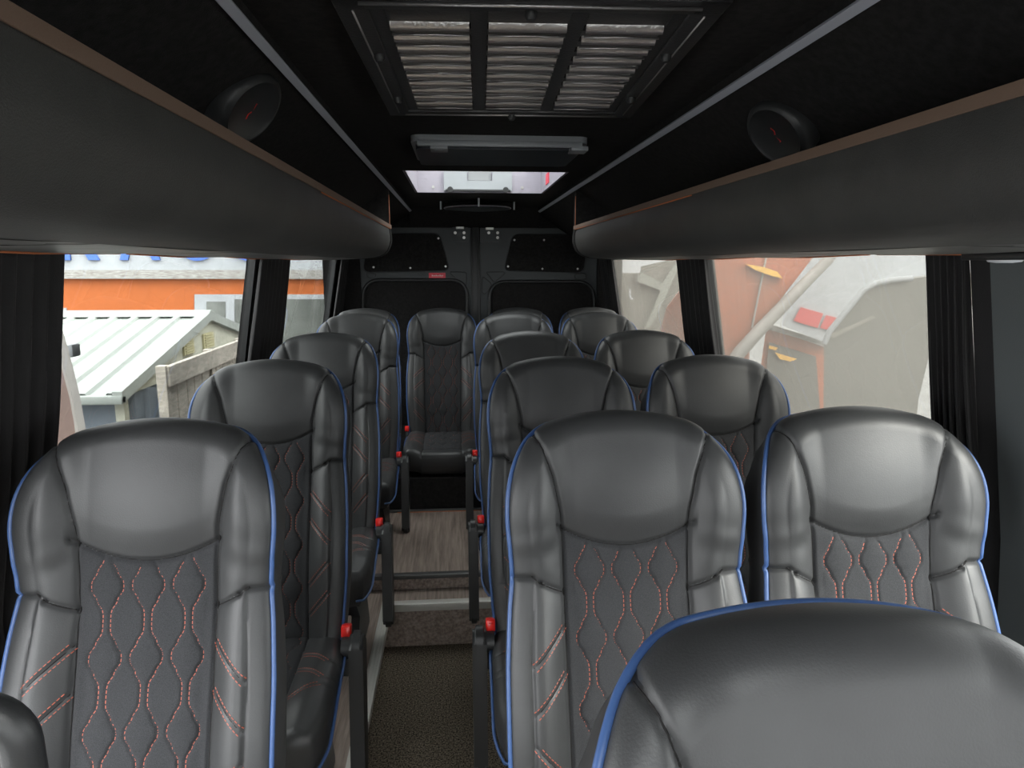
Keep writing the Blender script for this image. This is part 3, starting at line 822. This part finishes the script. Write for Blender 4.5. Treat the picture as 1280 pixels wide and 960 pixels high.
# ------------------------------------------------------------------ rear doors
YD = 5.20
def poly_px(pts, Y): return [at(x, y, Y=Y) for x, y in pts]
def rounded(pts, r, seg=5):
    out = []; n = len(pts)
    rs = r if isinstance(r, (list, tuple)) else [r]*n
    for i in range(n):
        p0, p, p1 = Vector(pts[i-1]), Vector(pts[i]), Vector(pts[(i+1) % n])
        rr = rs[i]; a = (p0-p); b = (p1-p); ra = min(rr, a.length*.48); rb = min(rr, b.length*.48)
        A = p+a.normalized()*ra; B = p+b.normalized()*rb
        for k in range(seg+1):
            t = k/seg; q = A*(1-t)**2+p*2*t*(1-t)+B*t*t; out.append((q.x, q.y))
    return out
def door(nm, idx, outer, upper, lower, tris, hinge, screws, hscrews):
    o = MB()
    o.prism(poly_px(outer, YD), (0,.05,0))
    o = struct(o.build('door_%d' % idx, DPLASTIC))
    rim = MB().tube(poly_px(rounded(upper, 9, 6), YD-.004), .006, 6, close=True).build('panel_rim', DPLASTIC, o, smooth=180)
    MB().prism(poly_px(rounded(upper, 9, 6), YD-.010), (0,.012,0)).build('upper_panel', BLACKF, o)
    # lower arched window cover, set in a frame
    MB().prism(poly_px(rounded(lower, [22,22,1,1], 8), YD-.006), (0,.008,0)).build('lower_panel', BLACKF, o)
    MB().tube(poly_px(rounded(lower, [22,22,1,1], 8), YD-.006), .014, 8, close=True).build('arch_moulding', PLASTIC, o, smooth=180)
    for t in tris: MB().tube(poly_px(rounded(t, 3.5, 4), YD-.001), .0035, 6, close=True).build('recess_outline', PLASTIC, o, smooth=180)
    h = MB().prism(poly_px(rounded(hinge, 3, 4), YD-.035), (0,.036,0)).build('lock_cover', DPLASTIC, o)
    for s in hscrews: MB().disc(at(*s, Y=YD-.035), (0,-1,0), .0105, .004, 14).build('screw', SCREW, h)
    b = at((hinge[0][0]+hinge[1][0])/2, hinge[0][1]+1, Y=YD-.04)
    MB().box(b.x-.03, b.x+.03, b.y-.012, b.y+.012, b.z-.008, b.z+.01, b=.003).build('striker', SCREW, h)
    for s in screws: MB().disc(at(*s, Y=YD-.010), (0,-1,0), .0075, .004, 12).build('screw', SCREW, o)
    return o
d1 = door('left', 1, [(448,284),(589,284),(592,640),(446,640)],
     [(460,292),(549,292),(562,338),(454,340)], [(454,350),(584,350),(586,640),(452,640)],
     [[(561,340),(583,340),(583,356),(580,358)], [(459,338),(464,342),(471,343),(466,349),(458,346)]],
     [(564,284),(586,284),(586,303),(564,301)], [(467,334),(513,335),(557,333),(548,298)], [(569,291),(580,291),(580,297)])
d2 = door('right', 2, [(599,284),(748,286),(760,640),(603,640)],
     [(641,293),(735,293),(729,341),(630,338)], [(612,352),(742,352),(752,640),(612,640)],
     [[(607,340),(632,340),(629,344),(618,353)], [(603,345),(615,355),(607,368),(602,366)], [(718,343),(732,341),(733,349),(720,350)]],
     [(600,285),(624,285),(626,302),(600,303)], [(635,333),(678,336),(722,336),(643,300),(680,300)], [(611,291),(622,291),(622,297)])
cp = MB(); a = at(590, 284, Y=YD); b = at(598, 284, Y=YD)
cp.box(a.x, b.x, YD-.012, YD+.03, .07, 1.77, b=.004)
cp.tube([(a.x-.004, YD-.008, .1), (a.x-.004, YD-.008, 1.765)], .007, 8); cp.tube([(b.x+.004, YD-.008, .1), (b.x+.004, YD-.008, 1.765)], .007, 8)
struct(cp.build('trim_door_seal', PLASTIC, smooth=40))
lb = MB(); q0 = at(536, 341, Y=YD); q1 = at(557, 347.5, Y=YD)
lb.box(q0.x, q1.x, YD-.004, YD, q1.z, q0.z, b=.001)
lb = tag(lb.build('warning_sticker', REDBRAND), 'small red sticker with white lettering on the left rear door', 'sticker')
zz = (q0.z+q1.z)/2
m = MB(); n = 9
for k in range(n):
    x = q0.x+.022+k*.0098; hh = .0055 if k % 3 else .008
    m.box(x, x+.0065, YD-.0048, YD-.0038, zz-.004, zz-.004+hh)
m.box(q0.x+.02, q1.x-.02, YD-.0048, YD-.0038, zz-.0105, zz-.009)
m.build('lettering', LBLW, lb)
# wall around the doors
mb = MB(); e0 = at(449, 300, Y=YD).x; e1 = at(747, 300, Y=YD).x
mb.box(-1.12, e0, YD-.03, YD+.05, .07, 1.95).box(e1, 1.12, YD-.03, YD+.05, .07, 1.95).box(e0, e1, YD-.01, YD+.05, 1.765, 1.95)
struct(mb.build('wall_rear', BLACKF))

# ------------------------------------------------------------------ curtains
def curtain(sd, y0, y1, pleats, lb, amp=.016, off=.045, zt=1.542, zb=.52, gather=0.0, shift=0.0):
    mb = MB(); nz = 26; nn = pleats*14; g = []
    rnd = random.Random(int(abs(y0)*1000)+sd); ph = [rnd.uniform(-.5,.5) for _ in range(pleats+2)]
    wd = [rnd.uniform(.6,1.3) for _ in range(pleats+2)]
    for i in range(nz+1):
        z = zt+(zb-zt)*i/nz; row = []; k = i/nz
        for j in range(nn+1):
            u = j/nn; p = u*pleats; w = wd[int(p)]*(1-(p % 1))+wd[int(p)+1]*(p % 1)
            sh = 1-gather*sin(pi*min(1, k*1.1))*.5
            yy = (y0+y1)/2+(u-.5)*(y1-y0)*sh+.004*sin(7*z+ph[int(p)])+shift*k
            a = amp*w*sin(2*pi*p+ph[0]+.5*sin(3*z))*(.6+.4*min(1, k*3))
            row.append((sd*(wx(z)-off+a), yy+.5*a*cos(2*pi*p*1.0), z))
        g.append(row)
    mb.sheet(g)
    o = mb.build('curtain', CURTAIN, smooth=180, fixn=False)
    md = o.modifiers.new('thick', 'SOLIDIFY'); md.thickness = .003; md.offset = 0
    tag(o, lb, 'curtain', 'black window curtains')
    return o
curtain(-1, .96, 1.50, 11, 'wide black pleated curtain at the left edge of the photo', amp=.02)
curtain(-1, 2.96, 3.42, 7, 'black curtain bunched over the pillar between the two left windows', amp=.018, off=.05)
curtain(-1, 4.93, 5.14, 4, 'black curtain beside the rear left window end, near the rear door', amp=.016, off=.055)
curtain(1, 1.395, 1.51, 5, 'narrow black pleated curtain at the near edge of the large right window', amp=.016, gather=.15)
curtain(1, 2.92, 3.30, 6, 'black curtain bunched over the pillar between the two right windows', amp=.018, off=.05)
curtain(1, 4.72, 5.12, 5, 'black curtain beyond the small rear right window', amp=.016, off=.055)
# pillar trims on the right
mb = MB(); wallpiece(mb, 1, 1.315, 1.398, .3, 1.52, T=.03, inset=.030)
wallpiece(mb, 1, 1.335, 1.345, .3, 1.52, T=.03, inset=.036)
tag(mb.build('pillar_cover', CURTAIN), 'flat black pillar cover to the right of the near right curtain', 'pillar cover')
mb = MB(); wallpiece(mb, 1, 1.12, 1.312, .3, 1.52, T=.05, inset=.055)
tag(mb.build('pillar_cover', PILLAR), 'lighter grey pillar trim at the right edge of the photo', 'pillar cover')

# grab rail at the lower left
c0 = at(-22, 888, Y=.56); c1 = at(33, 925, Y=.56)
x0 = c0.x; z0 = c0.z
pts = [(x0-.30, .56, z0-.3), (x0-.30, .56, z0-.06), (x0-.26, .56, z0-.015)]
pts = [(x0-.22, .56, z0-.60), (x0-.22, .56, z0-.06)]
for k in range(7): a = pi-pi/2*k/6; pts.append((x0-.16+.06*cos(a), .56, z0-.06+.06*sin(a)))
R2 = .036
for k in range(9): a = pi/2-pi/2*k/8; pts.append((x0-.008+R2*cos(a), .56, z0-R2+R2*sin(a)))
pts.append((x0+.03, .56, z0-.16)); pts.append((x0+.03, .56, -.2))
pts = pts[:1]+pts[1:]
pts[0] = (x0-.22, .56, -.2)
tag(MB().tube(pts, .0165, 16).build('grab_rail', PLASTIC, smooth=60), 'curved black grab rail in the lower left corner', 'grab rail')

# ------------------------------------------------------------------ outside, left
GZ = -.95
struct(MB().box(-40, 40, -30, 40, GZ-.1, GZ).build('ground', ASPH))
YB1 = 13.0
fac = thing('building', 'orange building with white sign fascia and white framed windows beyond the shed', 'building', at(190, 400, Y=YB1+.2))
fl = fac.location.copy()
def q(px, py, Y): return at(px, py, Y=Y)-fl
L0, L1 = -30, 620
def band(px0, px1, py0, py1, Y, th, m, nm, par=fac):
    return MB().prism([q(px0,py0,Y), q(px1,py0,Y), q(px1,py1,Y), q(px0,py1,Y)], (0,th,0)).build(nm, m, par)
zb = GZ-fl.z
a, b = q(-400, 348, YB1), q(560, 349.5, YB1)
MB().prism([a, b, (b.x,b.y,zb), (a.x,a.y,zb)], (0,.25,0)).build('wall', ORANGE, fac)
band(-400, 560, 337.5, 348, YB1-.12, .3, OLDWHITE, 'eaves_board')
band(-400, 560, 230, 337.5, YB1-.05, .3, WHITE, 'fascia_sign')
# lettering on the fascia
def letter(ch, px, py, wpx, Y, m, par):
    cu = bpy.data.curves.new('letter', 'FONT'); cu.body = ch; cu.size = 60*(Y/F_PX)*1.05/.69; cu.extrude = .02; cu.offset = .03
    t = bpy.data.objects.new('tmp', cu); C.objects.link(t); bpy.context.view_layer.update()
    me = bpy.data.meshes.new_from_object(t); bpy.data.objects.remove(t)
    xs = [v.co.x for v in me.vertices]; k = wpx*Y/F_PX/(max(xs)-min(xs)); x0 = min(xs)
    for v in me.vertices: v.co.x = (v.co.x-x0)*k
    me.materials.clear(); me.materials.append(m)
    o = bpy.data.objects.new('sign_letter', me); C.objects.link(o); o.parent = par
    o.location = q(px, py, Y); o.rotation_euler = (radians(90), 0, 0); return o
for ch, px, w_ in (('R',77,43),('A',150,46),('U',222,46),('C',282,46)): letter(ch, px, 323, w_, YB1-.08, SIGNBLUE, fac)
# windows of the building
def bwin(px0, px1, py0, py1, bars, Y=YB1-.02):
    f = MB(); f.prism([q(px0,py0,Y), q(px1,py0,Y), q(px1,py1,Y), q(px0,py1,Y)], (0,.05,0)); f = f.build('window_surround', WHITE, fac)
    for (x0, x1, y0, y1) in bars:
        MB().prism([q(x0,y0,Y-.01), q(x1,y0,Y-.01), q(x1,y1,Y-.01), q(x0,y1,Y-.01)], (0,.02,0)).build('pane', DKWIN, f)
bwin(243, 560, 368, 470, [(258,282,377,445),(293,340,374,445),(346,545,374,445)])
bwin(40, 83, 385, 430, [(44,76,389,420)])
# shed
hr, he = .42, .42*1.84
R0 = at(252, 394, Z=1.5-hr); E1 = at(160, 487, Z=1.5-he); E2 = at(299, 420, Z=1.5-he)
sx = -2.45; yr = R0.y; ye1 = E1.y; ye2 = 2*yr-ye1; xg = R0.x
zr, ze = 1.5-hr, 1.5-he
shed = thing('garden_shed', 'grey shed with white corrugated roof and two gable vents outside the left window', 'shed', (xg, yr, GZ))
def sh(x, y, z): return (x-xg, y-yr, z-GZ)
xl = xg-3.6
rf = MB()
def slope(ya, za, yb, zb_, nm):
    m = MB(); prof = []; x = xl
    st = .165; pts = []
    while x < xg+.06:
        pts += [(x, 0), (x+st*.62, 0), (x+st*.70, .022), (x+st*.92, .022)]; x += st
    pts = [(min(px_, xg+.06), h) for px_, h in pts]
    top = [[sh(px_, ya, za+h), sh(px_, yb, zb_+h)] for px_, h in pts]
    bot = [[sh(px_, ya, za+h-.012), sh(px_, yb, zb_+h-.012)] for px_, h in pts]
    m.sheet(top); m.sheet(bot)
    return m.build(nm, ROOFW, shed)
slope(ye1-.08, ze-.03, yr, zr, 'roof_slope'); slope(ye2+.08, ze-.03, yr, zr, 'roof_slope')
MB().prism([sh(xl, yr-.09, zr-.004), sh(xl, yr, zr+.045), sh(xl, yr+.09, zr-.004)], (xg+.08-xl, 0, 0)).build('ridge_cap', ROOFW, shed)
MB().box(xl-xg, .08, ye1-.11-yr, ye1-.05-yr, ze-.075-GZ, ze-.02-GZ, b=.01).build('gutter', ROOFW, shed, smooth=30)
gp = MB().prism([sh(xg, ye1, ze-.05), sh(xg, yr, zr-.01), sh(xg, ye2, ze-.05)], (.03,0,0)).build('gable', SHEDW, shed)
for sgn, ya in ((1, ye1-.1), (-1, ye2+.1)):
    MB().prism([sh(xg+.02, ya, ze-.07), sh(xg+.02, yr, zr-.04), sh(xg+.02, yr, zr+.03), sh(xg+.02, ya, ze+.005)], (.06,0,0)).build('barge_board', ROOFW, shed)
w = MB(); w.prism([sh(xg, ye1+.02, GZ), sh(xg, ye2-.02, GZ), sh(xg, ye2-.02, ze-.05), sh(xg, ye1+.02, ze-.05)], (.02,0,0))
y = ye1+.1
while y < ye2-.1: w.prism([sh(xg+.02, y, GZ), sh(xg+.045, y+.03, GZ), sh(xg+.045, y+.07, GZ), sh(xg+.02, y+.1, GZ)], (0,0,ze-.05-GZ)); y += .2
w.build('side_cladding', SHEDG, shed)
w = MB().prism([sh(xl, ye1+.02, GZ), sh(xg+.02, ye1+.02, GZ), sh(xg+.02, ye1+.02, ze-.05), sh(xl, ye1+.02, ze-.05)], (0,.02,0))
x = xl+.1
while x < xg-.35: w.prism([sh(x, ye1+.02, GZ), sh(x+.03, ye1-.005, GZ), sh(x+.07, ye1-.005, GZ), sh(x+.1, ye1+.02, GZ)], (0,0,ze-.05-GZ)); x += .2
w.build('front_cladding', SHEDG, shed)
MB().box(-.02, .035, ye1+.0-yr, ye1+.06-yr, 0, ze-.05-GZ).build('corner_post', SHEDW, shed)
for (pa, pb) in (((227,425),(241,441)), ((252,418),(266,433))):
    A = at(pa[0], pa[1], X=xg+.03); B = at(pb[0], pb[1], X=xg+.03)
    v = MB().box(.030, .045, A.y-yr, B.y-yr, B.z-GZ, A.z-GZ)
    for k in range(6): z = B.z-GZ+(A.z-B.z)*(k+.3)/6; v.box(.045, .055, A.y-yr+.02, B.y-yr-.02, z, z+(A.z-B.z)*.07)
    v.build('gable_vent', VENTY, shed)
# wooden fence
FA = at(205, 457, Z=1.5-.62); FB = at(286, 428, Z=1.5-.62); fz = .88
dirf = Vector((FB.x-FA.x, FB.y-FA.y, 0)); Lf = dirf.length+.25; dirf.normalize()
fence = thing('wooden_fence', 'weathered wooden fence beside the shed seen through the left window', 'fence', (FA.x, FA.y, GZ))
fence.rotation_euler = (0, 0, math.atan2(dirf.y, dirf.x))
MB().box(-.04, Lf, -.045, -.01, fz-GZ-.13, fz-GZ, b=.005).build('top_rail', PLANK, fence)
x = 0; k = 0
while x < Lf-.05:
    w_ = .14+.02*sin(k*2.1); MB().box(x, x+w_, -.01, .012, .02, fz-GZ-.05-.015*(k % 3), b=.003).build('board', PLANK, fence); x += w_+.012; k += 1
for x in (-.03, Lf*.52, Lf): MB().box(x-.03, x+.03, -.03, .03, 0, fz-GZ+.005, b=.004).build('post', PLANK, fence)
# neighbouring vehicle edge at the far left
YV = 2.3
nv = thing('parked_van', 'dusty brown parked vehicle side with pale rounded edge beyond the left curtain', 'vehicle', at(60, 520, Y=YV))
nl = nv.location.copy()
def vq(px, py, Y=YV): return at(px, py, Y=Y)-nl
edge = [(56,345),(66,375),(76,405),(85,435),(93,465),(100,495),(107,535),(113,600)]
inn = [(50,345),(58,385),(67,415),(75,440),(83,470),(91,500),(97,535),(103,600)]
MB().prism([vq(*p) for p in [( -80,345)]+inn+[(-80,600)]], (-.5,.5,0)).build('body_side', PINK, nv)
MB().prism([vq(p[0],p[1],YV-.02) for p in edge]+[vq(p[0],p[1],YV-.02) for p in inn[::-1]], (-.5,.5,0)).build('edge_trim', PALE, nv)
a = vq(87, 430); b = vq(96, 446)
MB().box(min(a.x,b.x), max(a.x,b.x), a.y-.02, a.y+.03, b.z, a.z, b=.006).build('hinge', GREYD, nv, smooth=40)
a = vq(-80, 600); MB().box(a.x, a.x+.4, a.y+.0, a.y+.5, GZ-nl.z, a.z+.01).build('lower_side', PINK, nv)

# ------------------------------------------------------------------ outside, right
def flat(name, pts, Y, th, m, par, org):
    P = [at(x, y, Y=Y) for x, y in pts]; c = sum(P, Vector())/len(P)-CAM
    return MB().prism([p-org for p in P], Vector((c.x/c.y*th*1.02, th, 0))).build(name, m, par)
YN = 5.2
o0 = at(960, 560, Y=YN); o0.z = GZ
van = thing('van_reflection', 'orange reflection built as a vehicle with diagonal pale windscreen pillar right outside the right window', 'vehicle', o0)  # orange part of the window reflections, built as a vehicle
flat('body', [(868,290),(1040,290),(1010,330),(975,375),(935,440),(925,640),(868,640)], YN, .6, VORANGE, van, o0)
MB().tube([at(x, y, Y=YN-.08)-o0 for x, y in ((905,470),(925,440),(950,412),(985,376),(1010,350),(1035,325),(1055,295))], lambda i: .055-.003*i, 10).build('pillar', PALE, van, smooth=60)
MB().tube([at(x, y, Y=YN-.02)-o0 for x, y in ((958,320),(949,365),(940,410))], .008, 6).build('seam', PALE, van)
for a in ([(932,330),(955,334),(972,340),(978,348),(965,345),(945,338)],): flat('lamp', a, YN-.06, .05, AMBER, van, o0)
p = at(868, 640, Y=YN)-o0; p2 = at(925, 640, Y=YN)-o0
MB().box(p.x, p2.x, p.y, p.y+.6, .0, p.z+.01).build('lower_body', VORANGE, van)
# hazy window reflection built as solid shapes: leaning white board, two red squares
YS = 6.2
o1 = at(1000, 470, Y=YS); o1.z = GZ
sg = thing('board_reflection', 'tilted orange kiosk with dark window and white board bearing two dull red squares', 'reflection', o1)
flat('reflected_board', [(985,320),(1020,290),(1178,300),(1178,352),(1110,356),(1030,428),(978,407)], YS, .08, WHITE, sg, o1)
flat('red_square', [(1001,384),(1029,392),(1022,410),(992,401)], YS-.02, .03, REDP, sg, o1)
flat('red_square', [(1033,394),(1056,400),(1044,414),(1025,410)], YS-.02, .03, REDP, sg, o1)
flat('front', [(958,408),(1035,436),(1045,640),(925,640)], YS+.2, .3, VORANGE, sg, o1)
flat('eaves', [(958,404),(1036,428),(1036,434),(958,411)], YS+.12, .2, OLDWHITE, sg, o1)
flat('window', [(961,428),(1020,446),(1035,640),(945,640)], YS+.17, .05, REFL_DARK, sg, o1)
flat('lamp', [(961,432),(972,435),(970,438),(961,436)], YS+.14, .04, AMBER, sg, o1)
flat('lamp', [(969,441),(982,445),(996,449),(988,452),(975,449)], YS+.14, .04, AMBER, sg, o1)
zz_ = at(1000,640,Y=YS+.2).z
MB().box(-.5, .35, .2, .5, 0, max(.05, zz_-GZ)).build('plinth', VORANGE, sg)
# big dark rounded window reflection, built as a solid shape
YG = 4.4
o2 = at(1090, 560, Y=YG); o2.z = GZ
dk = thing('dark_reflection', 'large dark rounded reflection shape filling the right part of the right window', 'vehicle', o2)
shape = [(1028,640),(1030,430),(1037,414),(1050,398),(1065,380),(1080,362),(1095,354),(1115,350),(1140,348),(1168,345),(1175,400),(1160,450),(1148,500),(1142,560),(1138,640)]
g_ = flat('reflected_body', shape, YG, .5, REFL_DARK, dk, o2)
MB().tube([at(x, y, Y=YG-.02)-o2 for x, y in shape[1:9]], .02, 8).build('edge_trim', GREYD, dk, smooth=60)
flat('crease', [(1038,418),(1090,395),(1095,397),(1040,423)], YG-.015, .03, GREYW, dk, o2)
# grey house with tilted pale frames (rear right window)
YH = 8.5
o3 = at(810, 520, Y=YH); o3.z = GZ
hs = thing('grey_house', 'grey wall with tilted pale window frames seen through the small rear right window', 'building', o3)
flat('wall', [(774,342),(800,342),(801,333),(850,322),(890,322),(890,640),(774,640)], YH, .3, GREYW, hs, o3)
flat('window_frame', [(797,341),(802,341),(828,354),(843,331),(849,333),(820,398),(811,410),(805,412),(826,363),(796,352)], YH-.08, .08, FRAMEP, hs, o3)
MB().tube([at(x, y, Y=YH-.1)-o3 for x, y in ((787.5,361),(787.5,370),(789,373.5),(791,373.5))], .012, 6).build('hook', LAMPW, hs)
flat('orange_car_roof', [(833,385),(850,363),(880,350),(880,640),(826,640),(826,410)], YN+.9, .4, VORANGE, None, Vector((0,0,0)))
oc = bpy.data.objects['orange_car_roof']; oc.name = 'orange_car'
tag(oc, 'orange rounded vehicle body at the lower right of the small rear right window', 'vehicle')
struct(MB().box(-40, 40, 39, 39.3, GZ, 1.0).build('ground_horizon_hedge', GREYW))

# ------------------------------------------------------------------ light
w = bpy.data.worlds.new('overcast'); S.world = w; w.use_nodes = True; nt = w.node_tree
bg = nt.nodes['Background']
tc = N(nt, 'ShaderNodeTexCoord'); sp = N(nt, 'ShaderNodeSeparateXYZ'); nt.links.new(tc.outputs['Generated'], sp.inputs[0])
mr = N(nt, 'ShaderNodeMapRange'); mr.inputs['From Min'].default_value = -1; mr.inputs['From Max'].default_value = .8
mr.inputs['To Min'].default_value = 1.5; mr.inputs['To Max'].default_value = 1.0
nt.links.new(sp.outputs['Y'], mr.inputs['Value'])
bg.inputs['Color'].default_value = (.97,.985,1.0,1)
zr_ = N(nt, 'ShaderNodeMapRange'); zr_.inputs['From Min'].default_value = 0; zr_.inputs['From Max'].default_value = 1
zr_.inputs['To Min'].default_value = 1; zr_.inputs['To Max'].default_value = 3
nt.links.new(sp.outputs['Z'], zr_.inputs['Value'])
mu = N(nt, 'ShaderNodeMath', operation='MULTIPLY'); nt.links.new(mr.outputs[0], mu.inputs[0]); nt.links.new(zr_.outputs[0], mu.inputs[1])
nt.links.new(mu.outputs[0], bg.inputs['Strength'])
sun = bpy.data.lights.new('sun', 'SUN'); sun.energy = 1.3; sun.angle = radians(25); sun.color = (1,.96,.88)
so = bpy.data.objects.new('sun', sun); C.objects.link(so)
so.rotation_euler = Vector((-.62,.55,-.56)).to_track_quat('-Z', 'Y').to_euler()

S.view_settings.view_transform = 'Standard'; S.view_settings.look = 'None'
S.view_settings.gamma = 1; S.view_settings.use_curve_mapping = False
S.view_settings.exposure = 2.0
S.cycles.use_denoising = True
S.cycles.max_bounces = 8; S.cycles.diffuse_bounces = 5; S.cycles.transparent_max_bounces = 16
S.cycles.sample_clamp_indirect = 8
